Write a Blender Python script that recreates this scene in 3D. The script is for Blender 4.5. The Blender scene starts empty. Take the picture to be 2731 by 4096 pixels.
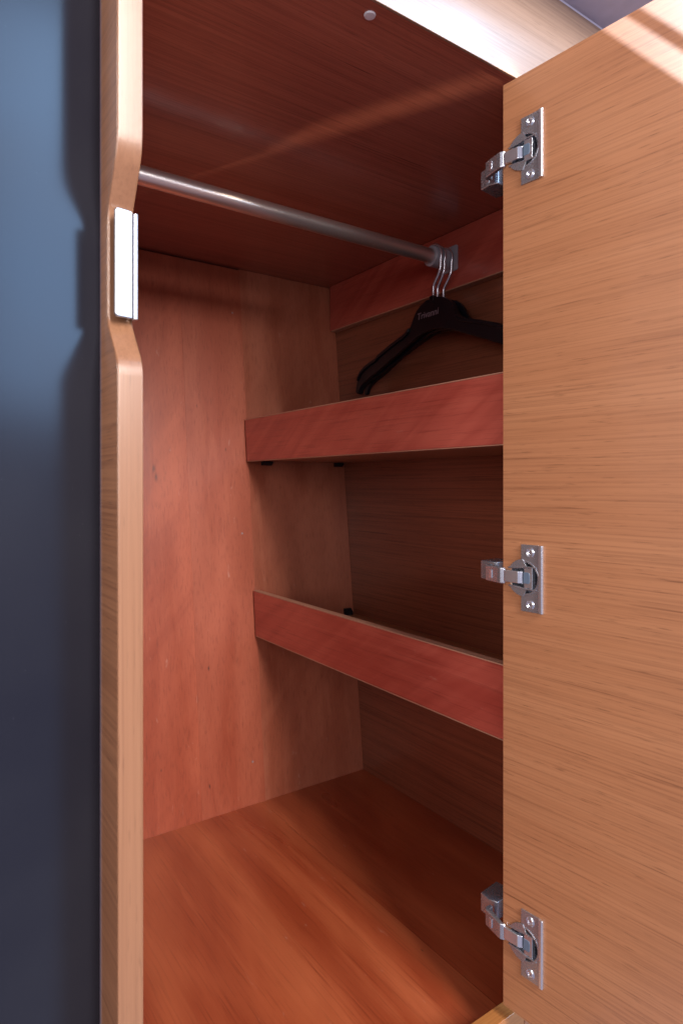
import bpy, bmesh, math
from mathutils import Vector, Matrix

# ------------------------------------------------------------------ frame of reference
# x runs along the wardrobe opening (latch side -> hinge side), y runs into the wardrobe, z up.
# heights in the tables below are measured from eye level; Z0 lifts them so the wardrobe floor is z = 0.
Z0 = 0.55
sc = bpy.context.scene
C = sc.collection

# ------------------------------------------------------------------ camera
cam_d = bpy.data.cameras.new('camera'); cam = bpy.data.objects.new('camera', cam_d); C.objects.link(cam)
cam.location = (0, 0, Z0); cam.rotation_euler = (math.radians(90), 0, math.radians(-35))
cam_d.sensor_fit = 'VERTICAL'; cam_d.sensor_height = 36.0; cam_d.lens = 22.35
cam_d.shift_y = -0.0272; cam_d.clip_start = 0.01; cam_d.clip_end = 60
cam_d.dof.use_dof = True; cam_d.dof.focus_distance = 0.74; cam_d.dof.aperture_fstop = 11.0
sc.camera = cam

# ------------------------------------------------------------------ world, lamps, exposure
w = bpy.data.worlds.new('World'); sc.world = w; w.use_nodes = True
bg = w.node_tree.nodes['Background']; bg.inputs[0].default_value = (0.58, 0.52, 0.74, 1); bg.inputs[1].default_value = 0.50

def area(name, loc, target, sx, sy, power, col, spread=180):
    l = bpy.data.lights.new(name, 'AREA'); l.shape = 'RECTANGLE'; l.size = sx; l.size_y = sy
    l.energy = power; l.color = col; l.spread = math.radians(spread)
    o = bpy.data.objects.new(name, l); C.objects.link(o); o.location = loc
    o.rotation_euler = (Vector(target) - Vector(loc)).to_track_quat('-Z', 'Y').to_euler()
    return o
# daylight through the cabin window behind and above the photographer
area('window_light', (0.30, -1.45, Z0 + 1.0), (0.33, 0.7, Z0 + 0.1), 0.46, 1.15, 78, (1.0, 0.93, 0.87))
# open deck hatch above the wardrobe front
area('hatch_light', (1.05, -0.50, Z0 + 1.30), (0.45, 0.42, Z0 + 0.43), 0.8, 0.8, 6, (0.42, 0.70, 1.0))
# blue daylight from a window farther along the cabin
area('far_window_light', (1.72, -1.45, Z0 + 1.1), (0.1, 0.45, Z0 + 0.3), 0.85, 1.6, 66, (0.50, 0.73, 1.0))
# softer daylight from the far side of the cabin, in front of the open door
area('side_window_light', (-1.30, 0.00, Z0 + 0.42), (0.45, 0.3, Z0 + 0.0), 0.8, 0.8, 18, (1.0, 0.95, 0.90))
# added wide soft fill to lift the wardrobe interior, no actual cabin source
area('interior_fill_light', (-0.75, -1.45, Z0 + 0.30), (0.45, 0.75, Z0 - 0.05), 1.1, 0.9, 17, (1.0, 0.93, 0.90))
# sun glancing off the far side of the cabin, through the gap over the door's hinge corner
gd = bpy.data.lights.new('sun_glint', 'SPOT'); gd.energy = 900; gd.color = (1.0, 0.80, 0.58); gd.shadow_soft_size = 0.012
gd.spot_size = math.radians(1.1); gd.spot_blend = 1.0
go = bpy.data.objects.new('sun_glint', gd); C.objects.link(go); go.location = (1.40, -1.40, Z0 + 0.29)
go.rotation_euler = (Vector((0.492, 0.42, Z0 + 0.3965)) - go.location).to_track_quat('-Z', 'Y').to_euler()
# low sun entering past the window frame and catching the top of the door
SUNP = Vector((-1.9, 0.50, Z0 + 1.90))
sd = bpy.data.lights.new('sun_beam', 'SPOT'); sd.energy = 480; sd.color = (0.92, 0.95, 1.0); sd.shadow_soft_size = 0.003
sd.spot_size = math.radians(15); sd.spot_blend = 0.1
so = bpy.data.objects.new('sun_beam', sd); C.objects.link(so); so.location = SUNP
so.rotation_euler = (Vector((0.5, 0.16, Z0 + 0.40)) - SUNP).to_track_quat('-Z', 'Y').to_euler()

vs = sc.view_settings; vs.view_transform = 'Standard'; vs.look = 'None'; vs.exposure = 0.06; vs.gamma = 1.0; vs.use_curve_mapping = False

# ------------------------------------------------------------------ materials
def nt(name):
    m = bpy.data.materials.new(name); m.use_nodes = True
    t = m.node_tree; b = t.nodes['Principled BSDF']; return m, t, b
def N(t, typ, **kw):
    n = t.nodes.new(typ)
    for k, v in kw.items(): setattr(n, k, v)
    return n
def L(t, a, b): t.links.new(a, b)
def ramp(t, src, stops, interp='LINEAR'):
    r = N(t, 'ShaderNodeValToRGB'); r.color_ramp.interpolation = interp
    e = r.color_ramp.elements
    while len(e) < len(stops): e.new(0.5)
    for i, (p, c) in enumerate(stops):
        e[i].position = p; e[i].color = (c, c, c, 1) if not isinstance(c, tuple) else (*c, 1)
    L(t, src, r.inputs[0]); return r.outputs[0]
def mix(t, a, b, fac, mode='MIX'):
    m = N(t, 'ShaderNodeMix', data_type='RGBA', blend_type=mode)
    for s, v in ((m.inputs[0], fac), (m.inputs[6], a), (m.inputs[7], b)):
        if isinstance(v, (int, float)): s.default_value = v
        elif isinstance(v, tuple): s.default_value = (*v, 1)
        else: L(t, v, s)
    return m.outputs[2]
def coords(t):
    tc = N(t, 'ShaderNodeTexCoord'); oi = N(t, 'ShaderNodeObjectInfo')
    mu = N(t, 'ShaderNodeMath', operation='MULTIPLY'); mu.inputs[1].default_value = 9.0; L(t, oi.outputs['Random'], mu.inputs[0])
    ad = N(t, 'ShaderNodeVectorMath', operation='ADD'); L(t, tc.outputs['Object'], ad.inputs[0]); L(t, mu.outputs[0], ad.inputs[1])
    return ad.outputs[0], tc.outputs['Object'], oi.outputs['Random']
def stretched(t, v, along, across, axis, detail=3, dist=0.0, rough=0.55):
    mp = N(t, 'ShaderNodeMapping'); s = [across] * 3; s[axis] = along; mp.inputs['Scale'].default_value = s; L(t, v, mp.inputs[0])
    n = N(t, 'ShaderNodeTexNoise'); n.inputs['Scale'].default_value = 1.0; n.inputs['Detail'].default_value = detail
    n.inputs['Distortion'].default_value = dist; n.inputs['Roughness'].default_value = rough; L(t, mp.outputs[0], n.inputs['Vector'])
    return n.outputs['Fac']

def veneer(name, axis, dark, mid, light, rough=0.36, coat=0.35, contrast=1.0, bump=0.06):
    """straight-grained teak veneer: fine parallel lines, darker streaks, short pores"""
    m, t, b = nt(name); v, ov, rnd = coords(t)
    broad = stretched(t, v, 1.0, 45, axis, 4, 0.3)
    fine = stretched(t, v, 4.0, 460, axis, 4, 0.12, 0.65)
    pore = stretched(t, v, 42, 900, axis, 2, 0.0)
    streak = stretched(t, v, 5.5, 330, axis, 2, 0.2)
    c = mix(t, mid, light, ramp(t, broad, [(0.36, 0.15), (0.66, 0.8)]))
    c = mix(t, c, dark, ramp(t, fine, [(0.44, 0.0), (0.74, 0.75 * contrast)]))
    c = mix(t, c, dark, ramp(t, streak, [(0.66, 0.0), (0.77, 1.0 * contrast)]))
    c = mix(t, c, tuple(x * 0.45 for x in dark), ramp(t, pore, [(0.62, 0.0), (0.74, 0.55 * contrast)]))
    L(t, c, b.inputs['Base Color'])
    b.inputs['Roughness'].default_value = rough; b.inputs['Coat Weight'].default_value = coat; b.inputs['Coat Roughness'].default_value = 0.16
    bp = N(t, 'ShaderNodeBump'); bp.inputs['Strength'].default_value = bump; bp.inputs['Distance'].default_value = 0.0004
    L(t, fine, bp.inputs['Height']); L(t, bp.outputs[0], b.inputs['Normal'])
    return m

def plywood(name, axis, dark, mid, light, rough=0.42, coat=0.25, knots=(), ribbon=1.0, swirl=0.6, rdir=(0.8, 0.0, -0.6), rlen=(0.6, 0.0, 0.8), rfreq=26, wfreq=13, mfreq=75, rings=0):
    """rotary-cut red mahogany ply: soft wide figure, diagonal ribbons, a few knots"""
    m, t, b = nt(name); v, ov, rnd = coords(t)
    wide = stretched(t, v, 1.8, wfreq, axis, 3, swirl * 1.4, 0.45)
    mid_n = stretched(t, v, 2.2, mfreq, axis, 3, 0.6)
    fine = stretched(t, v, 12, 480, axis, 3, 0.1, 0.65)
    da = N(t, 'ShaderNodeVectorMath', operation='DOT_PRODUCT'); L(t, v, da.inputs[0]); da.inputs[1].default_value = [q * rfreq for q in rdir]
    db = N(t, 'ShaderNodeVectorMath', operation='DOT_PRODUCT'); L(t, v, db.inputs[0]); db.inputs[1].default_value = [q * 4.0 for q in rlen]
    cb = N(t, 'ShaderNodeCombineXYZ'); L(t, da.outputs['Value'], cb.inputs[0]); L(t, db.outputs['Value'], cb.inputs[1])
    rb = N(t, 'ShaderNodeTexNoise'); rb.inputs['Scale'].default_value = 1.0; rb.inputs['Detail'].default_value = 3; rb.inputs['Distortion'].default_value = 0.7
    L(t, cb.outputs[0], rb.inputs['Vector'])
    c = mix(t, dark, light, ramp(t, wide, [(0.34, 0.0), (0.5, 0.45), (0.68, 1.0)]))
    c = mix(t, c, mid, 0.45)
    c = mix(t, c, light, ramp(t, mid_n, [(0.5, 0.0), (0.75, 0.45)]))
    c = mix(t, c, dark, ramp(t, rb.outputs['Fac'], [(0.5, 0.0), (0.68, 0.65 * ribbon)]))
    c = mix(t, c, light, ramp(t, rb.outputs['Fac'], [(0.32, 0.55 * ribbon), (0.48, 0.0)]))
    c = mix(t, c, tuple(x * 0.6 for x in dark), ramp(t, fine, [(0.52, 0.0), (0.74, 0.5)]))
    if rings:
        mp = N(t, 'ShaderNodeMapping'); mp.inputs['Scale'].default_value = (1.0, 0.30, 0.3); mp.inputs['Rotation'].default_value = (0, 0, 0.10); L(t, v, mp.inputs[0])
        wv = N(t, 'ShaderNodeTexWave', wave_type='BANDS', bands_direction='X'); wv.inputs['Scale'].default_value = rings
        wv.inputs['Distortion'].default_value = 11.0; wv.inputs['Detail'].default_value = 2.5; wv.inputs['Detail Scale'].default_value = 0.9; wv.inputs['Detail Roughness'].default_value = 0.45
        L(t, mp.outputs[0], wv.inputs['Vector'])
        c = mix(t, c, dark, ramp(t, wv.outputs['Fac'], [(0.0, 0.28), (0.5, 0.0)]))
        c = mix(t, c, light, ramp(t, wv.outputs['Fac'], [(0.66, 0.0), (1.0, 0.24)]))
    for (kx, ky, kz, kr) in knots:
        d = N(t, 'ShaderNodeVectorMath', operation='SUBTRACT'); L(t, ov, d.inputs[0]); d.inputs[1].default_value = (kx, ky, kz)
        s = [1.0 / kr, 1.0 / kr, 1.0 / kr]; s[axis] = 0.42 / kr
        if axis == 2: s[1] = 0.0
        else: s[2] = 0.0
        e = N(t, 'ShaderNodeVectorMath', operation='MULTIPLY'); L(t, d.outputs[0], e.inputs[0]); e.inputs[1].default_value = s
        nz = N(t, 'ShaderNodeVectorMath', operation='LENGTH'); L(t, e.outputs[0], nz.inputs[0])
        ad = N(t, 'ShaderNodeMath', operation='ADD'); L(t, nz.outputs['Value'], ad.inputs[0]); L(t, mid_n, ad.inputs[1])
        c = mix(t, c, (0.035, 0.012, 0.010), ramp(t, ad.outputs[0], [(0.45, 0.85), (0.98, 0.0)]))
    scuff = stretched(t, v, 30, 110, axis, 3, 0.4)          # small pale rubs and dust
    c = mix(t, c, (0.50, 0.30, 0.24), ramp(t, scuff, [(0.70, 0.0), (0.80, 0.45)]))
    L(t, c, b.inputs['Base Color'])
    L(t, ramp(t, wide, [(0.3, rough - 0.07), (0.7, rough + 0.08)]), b.inputs['Roughness'])
    b.inputs['Coat Weight'].default_value = coat; b.inputs['Coat Roughness'].default_value = 0.22
    bp = N(t, 'ShaderNodeBump'); bp.inputs['Strength'].default_value = 0.06; bp.inputs['Distance'].default_value = 0.0004
    L(t, fine, bp.inputs['Height']); L(t, bp.outputs[0], b.inputs['Normal'])
    return m

def metal(name, col, rough, noise=0.06, metallic=0.86):
    m, t, b = nt(name); v, ov, rnd = coords(t)
    n = N(t, 'ShaderNodeTexNoise'); n.inputs['Scale'].default_value = 180; n.inputs['Detail'].default_value = 3; L(t, v, n.inputs['Vector'])
    mr = N(t, 'ShaderNodeMapRange'); mr.inputs['To Min'].default_value = max(0.02, rough - noise); mr.inputs['To Max'].default_value = rough + noise
    L(t, n.outputs['Fac'], mr.inputs['Value']); L(t, mr.outputs[0], b.inputs['Roughness'])
    b.inputs['Base Color'].default_value = (*col, 1); b.inputs['Metallic'].default_value = metallic
    return m
def plastic(name, col, rough=0.4, spec=0.5):
    m, t, b = nt(name); v, ov, rnd = coords(t)
    n = N(t, 'ShaderNodeTexNoise'); n.inputs['Scale'].default_value = 60; n.inputs['Detail'].default_value = 4; L(t, v, n.inputs['Vector'])
    L(t, mix(t, tuple(x * 0.85 for x in col), tuple(min(1, x * 1.12) for x in col), n.outputs['Fac']), b.inputs['Base Color'])
    b.inputs['Roughness'].default_value = rough; b.inputs['Specular IOR Level'].default_value = spec
    return m

TD, TM, TL = (0.19, 0.072, 0.033), (0.365, 0.152, 0.069), (0.42, 0.188, 0.090)
RD, RM, RL = (0.21, 0.033, 0.014), (0.34, 0.064, 0.028), (0.43, 0.108, 0.052)
M = {}
M['door'] = veneer('teak_veneer_door', 0, TD, TM, TL, rough=0.34, coat=0.45, bump=0.05, contrast=0.85)
M['teak_x'] = veneer('teak_veneer_along_x', 0, TD, TM, TL)
M['teak_y'] = veneer('teak_veneer_along_y', 1, TD, TM, TL)
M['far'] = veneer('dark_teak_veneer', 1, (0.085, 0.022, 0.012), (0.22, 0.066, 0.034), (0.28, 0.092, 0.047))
M['ceil'] = veneer('ceiling_veneer', 0, (0.17, 0.042, 0.028), (0.36, 0.105, 0.066), (0.43, 0.14, 0.088), rough=0.33, coat=0.5)
M['band'] = veneer('edge_band_veneer', 2, (0.15, 0.060, 0.028), (0.23, 0.102, 0.050), (0.265, 0.125, 0.064), rough=0.30, coat=0.6, contrast=0.6)
M['sill'] = veneer('sill_veneer', 0, (0.24, 0.085, 0.024), (0.38, 0.15, 0.044), (0.44, 0.19, 0.06), rough=0.3, coat=0.5, contrast=0.7)
M['header'] = veneer('header_veneer', 0, (0.17, 0.095, 0.058), (0.27, 0.165, 0.11), (0.31, 0.20, 0.14), rough=0.30, coat=0.9, contrast=0.8)
M['back_mid'] = plywood('mahogany_back_straight', 2, (0.20, 0.034, 0.016), (0.33, 0.068, 0.032), (0.41, 0.110, 0.056), ribbon=0.12, mfreq=55, knots=((0.431, 1.05, Z0 + 0.137, 0.0048), (0.482, 1.04, Z0 + 0.062, 0.0038), (0.432, 1.01, Z0 - 0.311, 0.0038), (0.425, 0.99, Z0 - 0.50, 0.0038)))
M['back'] = plywood('mahogany_back', 2, RD, RM, RL, ribbon=0.42, knots=((0.351, 1.04, Z0 + 0.026, 0.0085), (0.354, 1.04, Z0 + 0.012, 0.0085), (0.345, 1.0, Z0 - 0.455, 0.003)))
M['back2'] = plywood('mahogany_back_pale', 2, (0.23, 0.056, 0.028), (0.37, 0.104, 0.055), (0.44, 0.148, 0.084), ribbon=0.35, mfreq=60)
M['floor'] = plywood('mahogany_floor', 1, (0.20, 0.028, 0.010), (0.36, 0.068, 0.023), (0.48, 0.132, 0.052), rough=0.32, coat=0.6, swirl=0.8, ribbon=0.25, rings=3.6, rdir=(0.93, -0.36, 0), rlen=(0.36, 0.93, 0), rfreq=24, wfreq=7, mfreq=60, knots=((0.508, 0.56, 0, 0.0035),))
M['red_y'] = plywood('mahogany_fascia', 1, (0.28, 0.036, 0.024), (0.46, 0.082, 0.055), (0.55, 0.130, 0.086), ribbon=0.6, rdir=(0, 0.55, 0.83), rlen=(0, 0.83, -0.55), rfreq=40)
M['chrome'] = metal('satin_chrome', (0.40, 0.40, 0.43), 0.36, 0.04, 0.9)
M['steel'] = metal('nickel_plated_steel', (0.42, 0.43, 0.48), 0.27, 0.03, 0.8)
M['zinc'] = metal('bright_zinc', (0.66, 0.70, 0.78), 0.18, 0.03, 0.85)
M['wire'] = metal('hook_wire', (0.62, 0.62, 0.70), 0.22, 0.05, 0.8)
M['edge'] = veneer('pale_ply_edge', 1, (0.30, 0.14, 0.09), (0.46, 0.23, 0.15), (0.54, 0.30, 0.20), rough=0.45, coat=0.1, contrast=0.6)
M['rod'] = metal('satin_aluminium', (0.70, 0.64, 0.62), 0.30, 0.008, 0.9)
M['hanger'] = plastic('black_plastic', (0.006, 0.006, 0.010), 0.36, 0.45)
M['clip'] = plastic('black_clip_plastic', (0.008, 0.008, 0.012), 0.55, 0.3)
M['damper'] = plastic('blue_grey_plastic', (0.10, 0.14, 0.20), 0.4)
M['socket'] = plastic('grey_socket_plastic', (0.34, 0.33, 0.38), 0.35)
M['cap'] = plastic('white_cap_plastic', (0.62, 0.62, 0.66), 0.4)
M['plug'] = plastic('filled_screw_plug', (0.30, 0.20, 0.20), 0.5)
M['ink'] = plastic('pale_print', (0.24, 0.17, 0.21), 0.6)
M['liner'] = plastic('lavender_ceiling_liner', (0.42, 0.42, 0.58), 0.3)
M['frame'] = plastic('white_window_frame', (0.7, 0.7, 0.7), 0.5)
def gloss_panel():
    m, t, b = nt('dark_gloss_laminate'); v, ov, rnd = coords(t)
    vo = N(t, 'ShaderNodeTexVoronoi'); vo.inputs['Scale'].default_value = 46; L(t, v, vo.inputs['Vector'])
    n = N(t, 'ShaderNodeTexNoise'); n.inputs['Scale'].default_value = 9; L(t, v, n.inputs['Vector'])
    dot = ramp(t, vo.outputs['Distance'], [(0.0, 1.0), (0.055, 0.9), (0.075, 0.0)])
    sel = ramp(t, vo.outputs['Color'], [(0.80, 0.0), (0.86, 0.5)])
    mu = N(t, 'ShaderNodeMath', operation='MULTIPLY'); L(t, dot, mu.inputs[0]); L(t, sel, mu.inputs[1])
    n2 = N(t, 'ShaderNodeTexNoise'); n2.inputs['Scale'].default_value = 420; n2.inputs['Detail'].default_value = 2; L(t, v, n2.inputs['Vector'])
    haze = mix(t, (0.010, 0.010, 0.016), (0.020, 0.020, 0.026), n.outputs['Fac'])
    haze = mix(t, haze, (0.10, 0.10, 0.12), ramp(t, n2.outputs['Fac'], [(0.74, 0.0), (0.82, 0.25)]))
    L(t, mix(t, haze, (0.40, 0.42, 0.50), mu.outputs[0]), b.inputs['Base Color'])
    b.inputs['Roughness'].default_value = 0.10; b.inputs['Specular IOR Level'].default_value = 0.22; b.inputs['Metallic'].default_value = 0.0; b.inputs['Specular Tint'].default_value = (0.55, 0.68, 0.85, 1)
    L(t, ramp(t, n.outputs['Fac'], [(0.3, 0.17), (0.7, 0.22)]), b.inputs['Roughness'])
    return m
M['gloss'] = gloss_panel()

# ------------------------------------------------------------------ mesh helpers
def link(name, verts, faces, mat, parent=None, bevel=0.0, seg=2, smooth=True, mats=None):
    me = bpy.data.meshes.new(name); me.from_pydata([tuple(v) for v in verts], [], faces); me.validate()
    bm = bmesh.new(); bm.from_mesh(me); bmesh.ops.recalc_face_normals(bm, faces=bm.faces); bm.to_mesh(me); bm.free()
    me.materials.append(mat)
    o = bpy.data.objects.new(name, me); C.objects.link(o)
    if smooth: 
        for p in me.polygons: p.use_smooth = True
        try: me.set_sharp_from_angle(angle=math.radians(32))
        except Exception: pass
    if bevel > 0:
        b = o.modifiers.new('bevel', 'BEVEL'); b.width = bevel; b.segments = seg; b.limit_method = 'ANGLE'; b.angle_limit = math.radians(32); b.harden_normals = True
    if parent is not None: attach(o, parent)
    return o
def attach(o, parent):
    bpy.context.view_layer.update()
    o.parent = parent; o.matrix_parent_inverse = parent.matrix_world.inverted()
def box(name, x0, x1, y0, y1, z0, z1, mat, parent=None, bevel=0.0005, T=None, seg=2):
    v = [(x, y, z) for x in (x0, x1) for y in (y0, y1) for z in (z0, z1)]
    f = [(0, 1, 3, 2), (4, 6, 7, 5), (0, 4, 5, 1), (2, 3, 7, 6), (0, 2, 6, 4), (1, 5, 7, 3)]
    o = link(name, v, f, mat, None, bevel, seg)
    if T is not None: o.matrix_world = T
    if parent is not None: attach(o, parent)
    return o
def wbox(name, x0, x1, y0, y1, z0, z1, mat, parent=None, bevel=0.0005):      # heights from eye level
    return box(name, x0, x1, y0, y1, z0 + Z0, z1 + Z0, mat, parent, bevel)
def prism(name, poly, h0, h1, axes, mat, parent=None, bevel=0.0, T=None, seg=2):
    """poly in the plane of the two axes axes[0:2], extruded along axes[2]"""
    n = len(poly); vs_ = []
    for h in (h0, h1):
        for (p, q) in poly:
            c = [0, 0, 0]; c[axes[0]] = p; c[axes[1]] = q; c[axes[2]] = h; vs_.append(c)
    f = [tuple(range(n))[::-1], tuple(range(n, 2 * n))] + [(i, (i + 1) % n, n + (i + 1) % n, n + i) for i in range(n)]
    o = link(name, vs_, f, mat, None, bevel, seg)
    if T is not None: o.matrix_world = T
    if parent is not None: attach(o, parent)
    return o
def fillet(pts, radii, k=6):
    out = []
    for i, p in enumerate(pts):
        r = radii[i]
        if r <= 0 or i in (0, len(pts) - 1): out.append(p); continue
        P = Vector(p); A = (Vector(pts[i - 1]) - P); B = (Vector(pts[i + 1]) - P)
        ang = A.angle(B); d = min(r / math.tan(ang / 2), A.length * .48, B.length * .48); A.normalize(); B.normalize()
        a, b = P + A * d, P + B * d
        for j in range(k + 1):
            u = j / k; out.append(tuple(a * (1 - u) ** 2 + P * 2 * u * (1 - u) + b * u ** 2))
    return out
def lathe(name, prof, mat, parent=None, T=None, seg=40, cap=True):
    vs_, f = [], []
    n = len(prof)
    for j in range(seg):
        a = 2 * math.pi * j / seg
        for (r, h) in prof: vs_.append((r * math.cos(a), r * math.sin(a), h))
    for j in range(seg):
        for i in range(n - 1):
            a, b = j * n, ((j + 1) % seg) * n; f.append((a + i, b + i, b + i + 1, a + i + 1))
    if cap:
        f.append(tuple(j * n for j in range(seg))); f.append(tuple(j * n + n - 1 for j in range(seg)))
    me = bpy.data.meshes.new(name); me.from_pydata(vs_, [], f)
    bm = bmesh.new(); bm.from_mesh(me); bmesh.ops.remove_doubles(bm, verts=bm.verts, dist=1e-6); bmesh.ops.recalc_face_normals(bm, faces=bm.faces); bm.to_mesh(me); bm.free()
    me.materials.append(mat)
    for p in me.polygons: p.use_smooth = True
    me.set_sharp_from_angle(angle=math.radians(38))
    o = bpy.data.objects.new(name, me); C.objects.link(o)
    if T is not None: o.matrix_world = T
    if parent is not None: attach(o, parent)
    return o
def tube(name, pts, r, mat, parent=None, T=None, seg=12, smooth_path=True):
    P = [Vector(p) for p in pts]; vs_, f = [], []
    up = Vector((1, 0, 0)); n = len(P)
    for i, p in enumerate(P):
        d = (P[min(i + 1, n - 1)] - P[max(i - 1, 0)]).normalized()
        u = (up - d * up.dot(d)).normalized(); v = d.cross(u)
        for j in range(seg):
            a = 2 * math.pi * j / seg; vs_.append(p + (u * math.cos(a) + v * math.sin(a)) * r)
    for i in range(n - 1):
        for j in range(seg):
            f.append((i * seg + j, i * seg + (j + 1) % seg, (i + 1) * seg + (j + 1) % seg, (i + 1) * seg + j))
    f.append(tuple(range(seg))[::-1]); f.append(tuple(range((n - 1) * seg, n * seg)))
    o = link(name, vs_, f, mat)
    if T is not None: o.matrix_world = T
    if parent is not None: attach(o, parent)
    return o
def empty(name, loc, label, cat, group=None):
    o = bpy.data.objects.new(name, None); C.objects.link(o); o.location = loc; o.empty_display_size = 0.05
    o['label'] = label; o['category'] = cat
    if group: o['group'] = group
    return o

# ------------------------------------------------------------------ the setting
F0, FT = 0.4176, 0.0180                 # front plane of the carcass and its thickness
CEIL, FLOOR = 0.404, -0.550
o = wbox('cabin_ceiling', -0.6, 1.6, 0.345, F0 - 0.0005, 0.5115, 0.523, M['liner'], None, 0.001); o['kind'] = 'structure'

# ------------------------------------------------------------------ the wardrobe carcass
W = empty('wardrobe', (0.43, 0.75, 0.0), 'built-in reddish wood wardrobe standing open, with rail, two shelves and chrome catch', 'wardrobe')
A_P0, A_P1, A_W = 0.1168, 0.1331, 0.740
def yb(z): return 0.981 + (z - FLOOR) * (0.105 / (CEIL - FLOOR))     # leaning back wall (hull side)

# latch-side panel with the finger notch in its front edge
front = [(F0, 0.62), (F0, 0.219), (0.4405, 0.183), (0.4405, 0.109), (F0 - 0.001, 0.0785), (F0 - 0.0015, -0.62)]
front = fillet(front, [0, 0.045, 0.03, 0.02, 0.024, 0])
front = [(y, z + Z0) for y, z in front]
prism('side_panel', [(y + 0.0022, z) for y, z in front] + [(1.12, Z0 - 0.62), (1.12, Z0 + 0.62)], A_P0, A_P1, (1, 2, 0), M['teak_y'], W, 0.0003)
bnd = prism('edge_band', front + [(y + 0.0021, z) for y, z in front[::-1]], A_P0 - 0.0001, A_P1 + 0.0001, (1, 2, 0), M['band'], W, 0.0012, seg=3)
bnd['label'] = 'pale polished edge strip following the finger notch'

# back wall: upright boards, leaning outward with the hull
def back_board(x0, x1, top, mat, off=0.0):
    poly = [(yb(FLOOR - 0.004) + off, FLOOR - 0.004 + Z0), (yb(top) + off, top + Z0), (yb(top) + 0.012, top + Z0), (yb(FLOOR - 0.004) + 0.012, FLOOR - 0.004 + Z0)]
    return prism('back_board', poly, x0, x1, (1, 2, 0), mat, W, 0.00012)
back_board(A_P1 + 0.0005, 0.41, 0.4005, M['back'])
back_board(0.41005, 0.5262, 0.4005, M['back_mid'], 0.0)
back_board(0.5268, A_W - 0.0005, 0.4035, M['back2'], 0.0016)
prism('light_leak_backing', [(yb(FLOOR) + 0.014, FLOOR - 0.02 + Z0), (yb(CEIL) + 0.014, CEIL + Z0), (1.128, CEIL + Z0), (1.128, FLOOR - 0.02 + Z0)], A_P0 + 0.001, A_W + 0.013, (1, 2, 0), M['clip'], W)  # unseen black backing, added to stop light leaking through the back board gaps
# filled screw heads on the back wall
def on_back(x, z): return (x, yb(z) - 0.0004, z + Z0)
tilt = math.atan2(0.105, CEIL - FLOOR)
for (x, z) in ((0.508, 0.316), (0.506, -0.088), (0.505, -0.480)):
    p = on_back(x, z)
    lathe('screw_cap', [(0.0, 0.0), (0.0019, 0.0), (0.0017, 0.0007), (0.0, 0.0009)], M['plug'], W, Matrix.Translation(p) @ Matrix.Rotation(math.radians(90) - tilt, 4, 'X'), 16, False)

# ceiling, far side, floor boards
wbox('ceiling_panel', A_P1 + 0.0004, A_W + 0.012, F0 + 0.0033, 1.13, CEIL, CEIL + 0.014, M['ceil'], W, 0.0003)
lathe('ceiling_screw_cap', [(0.0, 0.0), (0.0052, 0.0), (0.0046, -0.0012), (0.0, -0.0016)], M['cap'], W, Matrix.Translation((0.334, 0.4345, CEIL + Z0)), 24, False)
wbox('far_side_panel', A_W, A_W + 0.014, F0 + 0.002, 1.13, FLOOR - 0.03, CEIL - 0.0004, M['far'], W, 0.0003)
for x0, x1 in ((A_P1 + 0.0004, 0.5190), (0.5198, A_W - 0.0004)):
    wbox('floor_board', x0, x1, F0 + FT + 0.0003, 1.06, FLOOR - 0.012, FLOOR - (0.0008 if x0 > 0.5 else 0.0), M['floor'], W, 0.0005)
# rail board across the top of the far side
wbox('rail_board', A_W - 0.014, A_W - 0.0002, F0 + 0.03, yb(0.36) - 0.003, 0.3125, CEIL - 0.0006, M['red_y'], W, 0.0008)
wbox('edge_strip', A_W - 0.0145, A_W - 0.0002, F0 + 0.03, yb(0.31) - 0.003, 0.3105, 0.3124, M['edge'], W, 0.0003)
# front frame: header over the opening, hinge stile, sill
wbox('header', A_P1 + 0.0003 - 0.12, 0.95, F0, F0 + 0.0030, CEIL - 0.0006, 0.511, M['header'], W, 0.0008)
wbox('hinge_stile', 0.517, 0.80, F0, F0 + FT, -0.60, CEIL - 0.002, M['teak_x'], W, 0.0006)
wbox('sill', A_P1 + 0.0003, 0.5166, F0, F0 + 0.0162, -0.64, -0.5235, M['sill'], W, 0.0010)

# shelves: board and upright front fascia each
def shelf(zt, zb):
    e = bpy.data.objects.new('shelf', None); C.objects.link(e); e.location = (0.63, 0.75, zb + Z0); e.empty_display_size = 0.03
    attach(e, W)
    t = 0.0125
    poly = [(F0 + FT + 0.001, zb + Z0), (yb(zb) - 0.001, zb + Z0), (yb(zb + t) - 0.001, zb + t + Z0), (F0 + FT + 0.001, zb + t + Z0)]
    prism('shelf_board', poly, 0.5323, A_W - 0.0008, (1, 2, 0), M['teak_y'], e, 0.0005)
    poly = [(F0 + FT + 0.001, zb + Z0 - 0.0006), (yb(zb) - 0.0042, zb + Z0 - 0.0006), (yb(zt) - 0.0042, zt + Z0), (F0 + FT + 0.001, zt + Z0)]
    prism('shelf_fascia', poly, 0.5205, 0.5321, (1, 2, 0), M['red_y'], e, 0.0009)
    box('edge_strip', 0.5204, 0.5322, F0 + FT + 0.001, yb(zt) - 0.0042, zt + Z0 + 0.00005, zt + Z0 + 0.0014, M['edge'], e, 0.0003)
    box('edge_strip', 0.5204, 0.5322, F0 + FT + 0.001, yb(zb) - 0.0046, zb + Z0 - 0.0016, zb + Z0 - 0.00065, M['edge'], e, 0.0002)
    return e
s1 = shelf(0.1165, 0.0425); s2 = shelf(-0.1905, -0.2675)
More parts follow.
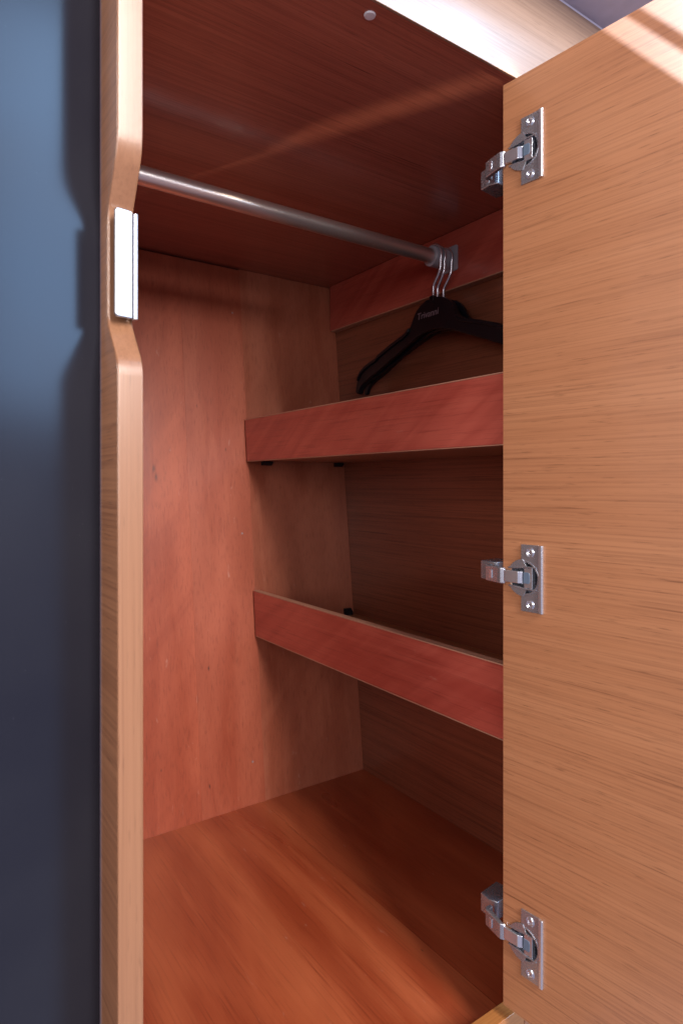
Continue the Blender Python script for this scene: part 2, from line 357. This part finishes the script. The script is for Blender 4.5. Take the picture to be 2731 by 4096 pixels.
def clip(e, x, z, wx, hz, up):
    y = yb(z) - 0.0006; d = 0.011
    z += Z0; s = hz if up else -hz
    poly = [(y, z), (y - d, z), (y - d, z + 0.45 * s), (y - 0.4 * d, z + s), (y, z + s)]
    o = prism('shelf_clip', poly, x - wx / 2, x + wx / 2, (1, 2, 0), M['clip'], e, 0.0006)
clip(s1, 0.561, 0.0420, 0.020, 0.0075, False); clip(s1, 0.722, 0.0420, 0.018, 0.0075, False); clip(s2, 0.722, -0.2548, 0.015, 0.0125, True)

# chrome catch on the notch
cz0, cz1 = 0.1115, 0.1840
TC = Matrix.Translation((0.1188, 0.4300, Z0)) @ Matrix.Rotation(math.radians(9.0), 4, 'Z')
face = fillet([(0.0122, cz1), (0.006, cz1), (0.0, cz1), (0.0, cz0), (0.006, cz0), (0.0122, cz0)], [0, 0, .0045, .0045, 0, 0])
catch = prism('latch_catch', face, 0.0, 0.0026, (0, 2, 1), M['chrome'], None, 0.0009, TC, seg=3); attach(catch, W)
bead = fillet([(0.0127, 0.0027), (0.0127, 0.0006), (0.0133, -0.0006), (0.0152, -0.0010), (0.0163, 0.0006), (0.0163, 0.0070)], [0, .0012, .001, .0012, .001, 0], 5)
prism('catch_bead', bead, cz0 - 0.0002, cz1 - 0.0012, (0, 1, 2), M['chrome'], catch, 0.0004, TC)
box('catch_base', 0.0035, 0.0158, 0.0027, 0.0098, cz0 + 0.004, cz1 - 0.004, M['clip'], catch, 0.0005, TC)

# hanging rail with its socket
RY, RZ = 0.738, 0.3585
TX = Matrix.Rotation(math.radians(90), 4, 'Y')
lathe('hanging_rail', [(0.0112, 0.0), (0.0112, A_W - 0.0175 - A_P1 - 0.001)], M['rod'], W, Matrix.Translation((A_P1 + 0.0005, RY, RZ + Z0)) @ TX, 48)
lathe('rail_socket', [(0.0115, 0.0), (0.0118, 0.0005), (0.0152, 0.0005), (0.0157, 0.001), (0.0157, 0.0370), (0.0115, 0.0370)], M['socket'], W, Matrix.Translation((A_W - 0.0535, RY, RZ + Z0)) @ TX, 48, False)
pl = fillet([(RY + 0.02, RZ + 0.0), (RY + 0.02, RZ + 0.02), (RY - 0.022, RZ + 0.02), (RY - 0.022, RZ - 0.02), (RY + 0.02, RZ - 0.02), (RY + 0.02, RZ + 0.0)], [0, .004, .004, .004, .004, 0])[:-1]
prism('socket_plate', [(y, z + Z0) for y, z in pl], A_W - 0.0166, A_W - 0.0142, (1, 2, 0), M['socket'], W, 0.0004)

# ------------------------------------------------------------------ the door, open a little past square
DD = Vector((0.0923, -0.9957, 0)); DN = Vector((-0.9957, -0.0923, 0))
HX, HY = 0.4846, 0.4176
TD_ = Matrix(((DD.x, DN.x, 0, HX), (DD.y, DN.y, 0, HY), (0, 0, 1, Z0), (0, 0, 0, 1)))     # (s, n, z) -> world
HZ = (0.315, -0.0885, -0.434)
CS, CR = 0.0241, 0.0150
door = box('door', 0.0, 0.362, -0.018, 0.0, -0.5075, 0.389, M['door'], None, 0.0)
bm = bmesh.new()
for hz in HZ:
    bmesh.ops.create_cone(bm, cap_ends=True, segments=48, radius1=CR + 0.0008, radius2=CR + 0.0008, depth=0.026,
                          matrix=Matrix.Translation((CS, 0.0, hz)) @ Matrix.Rotation(math.radians(90), 4, 'X'))
cme = bpy.data.meshes.new('cutter'); bm.to_mesh(cme); bm.free(); cut = bpy.data.objects.new('cutter', cme); C.objects.link(cut)
bo = door.modifiers.new('bore', 'BOOLEAN'); bo.object = cut; bo.operation = 'DIFFERENCE'; bo.solver = 'EXACT'
bpy.context.view_layer.update()
dme = bpy.data.meshes.new_from_object(door.evaluated_get(bpy.context.evaluated_depsgraph_get()))
door.modifiers.clear(); old = door.data; door.data = dme; dme.name = 'door'; bpy.data.meshes.remove(old); bpy.data.objects.remove(cut)
for p in dme.polygons: p.use_smooth = False
bv = door.modifiers.new('bevel', 'BEVEL'); bv.width = 0.0011; bv.segments = 2; bv.limit_method = 'ANGLE'; bv.angle_limit = math.radians(60)
door.matrix_world = TD_; attach(door, W)
door['label'] = 'open teak veneered door seen from its inner side'

def hinge(hz):
    e = bpy.data.objects.new('hinge', None); C.objects.link(e); e.empty_display_size = 0.02
    T = TD_ @ Matrix.Translation((0, 0, hz)); e.matrix_world = T; attach(e, W)
    TN = T @ Matrix.Translation((CS, 0, 0)) @ Matrix.Rotation(math.radians(-90), 4, 'X')      # lathe axis -> +n
    # cup: flange on the door face and a deep bowl
    lathe('cup', [(0.0149, 0.0010), (0.0149, -0.0078), (0.0135, -0.0103), (0.0, -0.0106)], M['steel'], e, TN, 48, False)
    # wing plate with a round opening, a folded outer lip
    s0, s1, h = 0.0212, 0.0446, 0.0315
    def ring(name, poly, n0, n1, mat, bev):
        return prism(name, poly, n0, n1, (0, 2, 1), mat, e, bev, T)
    k = 14
    def arc(a0, a1, r=CR - 0.0002): return [(CS + r * math.cos(math.radians(a0 + (a1 - a0) * i / k)), r * math.sin(math.radians(a0 + (a1 - a0) * i / k))) for i in range(k + 1)]
    xs = s1 - 0.0046
    a_l = math.degrees(math.acos((s0 - CS) / (CR - 0.0002)))
    up = [(s0, h), (xs, h), (xs, 0.0)] + arc(0, a_l)
    ring('wing_plate', up, 0.0001, 0.0015, M['steel'], 0.0002)
    ring('wing_plate', [(x, -z) for x, z in up][::-1], 0.0001, 0.0015, M['steel'], 0.0002)
    lip = fillet([(xs - 0.0001, 0.0001), (xs - 0.0001, 0.0015), (xs + 0.0006, 0.0030), (s1 - 0.0006, 0.0030), (s1, 0.0020), (s1, 0.0001)], [0, .0004, .0008, .0012, .0012, 0], 3)
    prism('plate_lip', lip, -h, h, (0, 1, 2), M['zinc'], e, 0.0004, T)
    # flange of the cup towards the door edge
    for sg in (1, -1):
        ro = 0.0176; a0, a1 = 92, 152
        po = [(CS + ro * math.cos(math.radians(a0 + (a1 - a0) * i / k)), sg * ro * math.sin(math.radians(a0 + (a1 - a0) * i / k))) for i in range(k + 1)]
        pi_ = [(CS + 0.004, sg * 0.0100), (CS - 0.006, sg * 0.0084), (CS - 0.0155, sg * 0.0080)]
        poly = po + pi_[::-1] 
        ring('cup_flange', poly, 0.0003, 0.0022, M['steel'], 0.0005)
    # raised shoulder round the bowl on the plate side
    rim = []
    for r in (0.0166, 0.0150):
        rim.append([(CS + r * math.cos(math.radians(-84 + 168 * i / 24)), r * math.sin(math.radians(-84 + 168 * i / 24))) for i in range(25)])
    ring('cup_rim', rim[0] + rim[1][::-1], 0.0014, 0.0021, M['steel'], 0.0003)
    # screws with cross recess
    for sg in (1, -1):
        Ts = T @ Matrix.Translation((0.0313, 0.0014, sg * 0.0245)) @ Matrix.Rotation(math.radians(-90), 4, 'X')
        lathe('screw', [(0.0044, 0.0), (0.0044, 0.0002), (0.0039, 0.0006), (0.0033, 0.0003), (0.0030, 0.0008), (0.0020, 0.0010), (0.0016, 0.0004), (0.0, 0.0002)], M['zinc'], e, Ts, 28, False)
    # damper frame and its plastic insert inside the cup
    fr = [(0.0245, 0.0096), (0.0270, 0.0100), (0.0290, 0.0092), (0.0310, 0.0100), (0.0334, 0.0096), (0.0334, -0.0096), (0.0310, -0.0100), (0.0290, -0.0092), (0.0270, -0.0100), (0.0245, -0.0096)]
    ring('damper_frame', fr, -0.0035, 0.0017, M['zinc'], 0.0005)
    ins = fillet([(0.0240, 0.0052), (0.0300, 0.0052), (0.0310, 0.0030), (0.0310, -0.0030), (0.0300, -0.0052), (0.0240, -0.0052)], [0, .001, .001, .001, .001, 0], 3)
    ring('damper_insert', ins, -0.002, 0.0021, M['damper'], 0.0003)
    # side links of the arm inside the cup
    for sg in (1, -1):
        ring('link', [(0.0075, sg * 0.0079), (0.0240, sg * 0.0098), (0.0380, sg * 0.0098), (0.0380, sg * 0.0110), (0.0235, sg * 0.0112), (0.0070, sg * 0.0092)], -0.007, 0.0024, M['steel'], 0.0004)
    # channel-shaped arm over the door edge
    arm = fillet([(0.0235, -0.0030), (0.0228, 0.0010), (0.0190, 0.0036), (0.0050, 0.0040), (0.0022, 0.0034), (0.0022, 0.0006), (0.0060, 0.0006), (0.0180, 0.0004), (0.0205, -0.0030)], [0, .003, .003, .001, .001, 0, 0, 0, 0], 4)
    prism('arm', arm, -0.0058, 0.0058, (0, 1, 2), M['zinc'], e, 0.0008, T)
    for sg in (1, -1):
        lathe('rivet', [(0.0, 0.0), (0.0016, 0.0), (0.0016, 0.0014), (0.0010, 0.0021), (0.0, 0.0022)], M['zinc'], e, T @ Matrix.Translation((0.0022, 0.0022, sg * 0.0056)) @ (Matrix.Identity(4) if sg > 0 else Matrix.Rotation(math.pi, 4, 'X')), 18, False)
    tail = [(0.0035, 0.0036), (0.0000, 0.0052), (-0.0035, 0.0046), (-0.0215, -0.0010), (-0.0250, -0.0050), (-0.0235, -0.0110), (-0.0200, -0.0110), (-0.0195, -0.0060), (-0.0010, 0.0006)]
    prism('arm_tail', fillet(tail + [tail[0]], [0, .002, .002, .003, .003, 0, 0, 0, 0, 0], 4)[:-1], -0.0078, 0.0078, (0, 1, 2), M['steel'], e, 0.0012, T, seg=3)
    # slot stamped in the tail
    TS = T @ Matrix.Translation((-0.0135, 0.0018, 0)) @ Matrix.Rotation(math.radians(17.4), 4, 'Z')
    box('stamped_rib', -0.0022, 0.0022, -0.0010, 0.0006, -0.0042, 0.0042, M['zinc'], e, 0.0004, TS)
    # mounting plate behind the stile
    mp = [(-0.0186, -0.0455), (-0.0186, -0.0175), (-0.0280, -0.0145), (-0.0400, -0.0170), (-0.0410, -0.0455)]
    prism('mounting_plate', mp, -0.0095, 0.0095, (0, 1, 2), M['steel'], e, 0.0012, T)
    lathe('mounting_screw', [(0.0, 0.0), (0.0028, 0.0), (0.0026, 0.0009), (0.0, 0.0012)], M['zinc'], e, T @ Matrix.Translation((-0.030, -0.0150, -0.0045)) @ Matrix.Rotation(math.radians(-90), 4, 'X'), 18, False)
for hz in HZ: hinge(hz)

# ------------------------------------------------------------------ three coat hangers on the rail
half = [(0, .293), (.014, .2925), (.027, .288), (.037, .281), (.043, .273), (.048, .264), (.053, .2565), (.060, .251), (.069, .247), (.085, .2425), (.103, .237), (.120, .231), (.135, .226), (.140, .2215), (.159, .2165), (.175, .211), (.187, .204), (.195, .194), (.200, .183), (.203, .169), (.199, .1655), (.194, .167), (.189, .176), (.180, .182), (.160, .190), (.136, .198), (.110, .209), (.084, .219), (.060, .2285), (.040, .236), (.020, .242), (0, .244)]
def hanger(x, rot, dz, label, ink):
    e = empty('coat_hanger', (x, RY, RZ + Z0), label, 'coat hanger', 'coat hangers on the rail')
    T = Matrix.Translation((x, RY, Z0 + dz)) @ Matrix.Rotation(rot, 4, 'Z')
    full = half + [(-u, z) for u, z in half[::-1][1:-1]]
    # body: web plus thicker flanged arms
    body = prism('body', full, -0.0024, 0.0040, (1, 2, 0), M['hanger'], e, 0.0012, T, seg=3)
    n = len(half); 
    for sg in (1, -1):
        rib_t = [(sg * u, z - 0.0005) for u, z in half[6:18]]; rib_b = [(sg * u, z - 0.0065) for u, z in half[6:18]]
        prism('shoulder_rib', rib_t + rib_b[::-1], -0.0062, 0.0092, (1, 2, 0), M['hanger'], e, 0.0012, T)
    prism('neck', [(-.0045, .288), (.0045, .288), (.0040, .2965), (-.0040, .2965)], -0.0038, 0.0050, (1, 2, 0), M['hanger'], e, 0.001, T)
    # hook: up out of the neck, kinked toward the door, round over the rail
    c, R = RZ - 0.0005, 0.0182
    pts = [(0, .290), (0, .300), (0.0, .3105), (-0.0008, .3130), (-.0030, .3165), (-.0118, .3280), (-.0162, .3370)]
    k = [(R * math.cos(math.radians(a)), c + R * math.sin(math.radians(a))) for a in range(205, -34, -12)]
    pts = [(0.0006, y, z) for y, z in pts] + [(0.0006, -y if False else y, z) for y, z in k]
    tube('hook', pts, 0.0023, M['wire'], e, T, 12)
    if ink:
        cu = bpy.data.curves.new('t', 'FONT'); cu.body = 'Trivanni'; cu.size = 0.0150; cu.align_x = 'CENTER'; cu.extrude = 0.00012; cu.shear = 0.15
        to = bpy.data.objects.new('t', cu); C.objects.link(to); bpy.context.view_layer.update()
        me = bpy.data.meshes.new_from_object(to.evaluated_get(bpy.context.evaluated_depsgraph_get())); bpy.data.objects.remove(to)
        me.materials.clear(); me.materials.append(M['ink'])
        lo = bpy.data.objects.new('lettering', me); C.objects.link(lo)
        # text plane: reads from +y (left) to -y (right) as seen from -x
        lo.matrix_world = T @ Matrix.Translation((-0.0026, 0.010, 0.2650)) @ Matrix(((0, 0, -1, 0), (-1, 0, 0, 0), (0, 1, 0, 0), (0, 0, 0, 1)))
        attach(lo, e); lo['label'] = 'small pale script lettering'
    return e
hanger(0.6925, math.radians(0.0), 0.0, 'black plastic coat hanger in front, with small pale lettering below its hook', True)
hanger(0.7015, math.radians(-3.0), -0.0015, 'black coat hanger in the middle, mostly hidden behind the lettered one', False)
hanger(0.7145, math.radians(5.0), -0.001, 'rearmost black coat hanger, nearest the rail socket', False)

# ------------------------------------------------------------------ dark glossy cupboard front beside the wardrobe
ang = math.radians(14)
J = Vector((A_P0 - 0.0004, 0.4580, 0)); d = Vector((-math.cos(ang), -math.sin(ang), 0)); nn = Vector((-d.y, d.x, 0)) 
TG = Matrix(((d.x, -nn.x, 0, J.x), (d.y, -nn.y, 0, J.y), (0, 0, 1, 0), (0, 0, 0, 1)))
g = box('cupboard_front', 0.0, 0.5, 0.0, 0.016, Z0 - 0.75, Z0 + 0.55, M['gloss'], None, 0.001)
g.matrix_world = TG
g['label'] = 'dark blue-black glossy cupboard front at the left, mirroring the wardrobe edge'; g['category'] = 'cupboard front'

# ------------------------------------------------------------------ frame of the cabin window the sun comes through (out of view, behind the photographer)
def on_door(s_, z_): return Vector((HX, HY, Z0)) + DD * s_ + Vector((0, 0, z_))
k_ = 0.55
e1 = Vector((0.644, -0.765)); e2 = Vector((0.765, 0.644)); D1 = Vector((0.1021, 0.3876))
vv, ff = [], []
for (u0, u1, o0, o1) in ((-0.55, 0.75, -0.62, 0.0), (-0.55, 0.75, 0.0150, 0.0245), (-0.55, 0.75, 0.24, 0.33), (-0.55, -0.45, -0.0001, 0.2401), (0.65, 0.75, -0.0001, 0.2401)):
    b0 = len(vv)
    for t_ in (0.0, 0.012):
        for (u, o_) in ((u0, o0), (u1, o0), (u1, o1), (u0, o1)):
            q = D1 + e1 * u + e2 * o_; vv.append(SUNP + (on_door(q.x, q.y) - SUNP) * (k_ - t_))
    ff += [tuple(b0 + i for i in f) for f in ((0, 1, 2, 3), (7, 6, 5, 4), (0, 4, 5, 1), (1, 5, 6, 2), (2, 6, 7, 3), (3, 7, 4, 0))]
wf = link('window_frame', vv, ff, M['frame'], None, 0.0, smooth=False); wf['kind'] = 'structure'
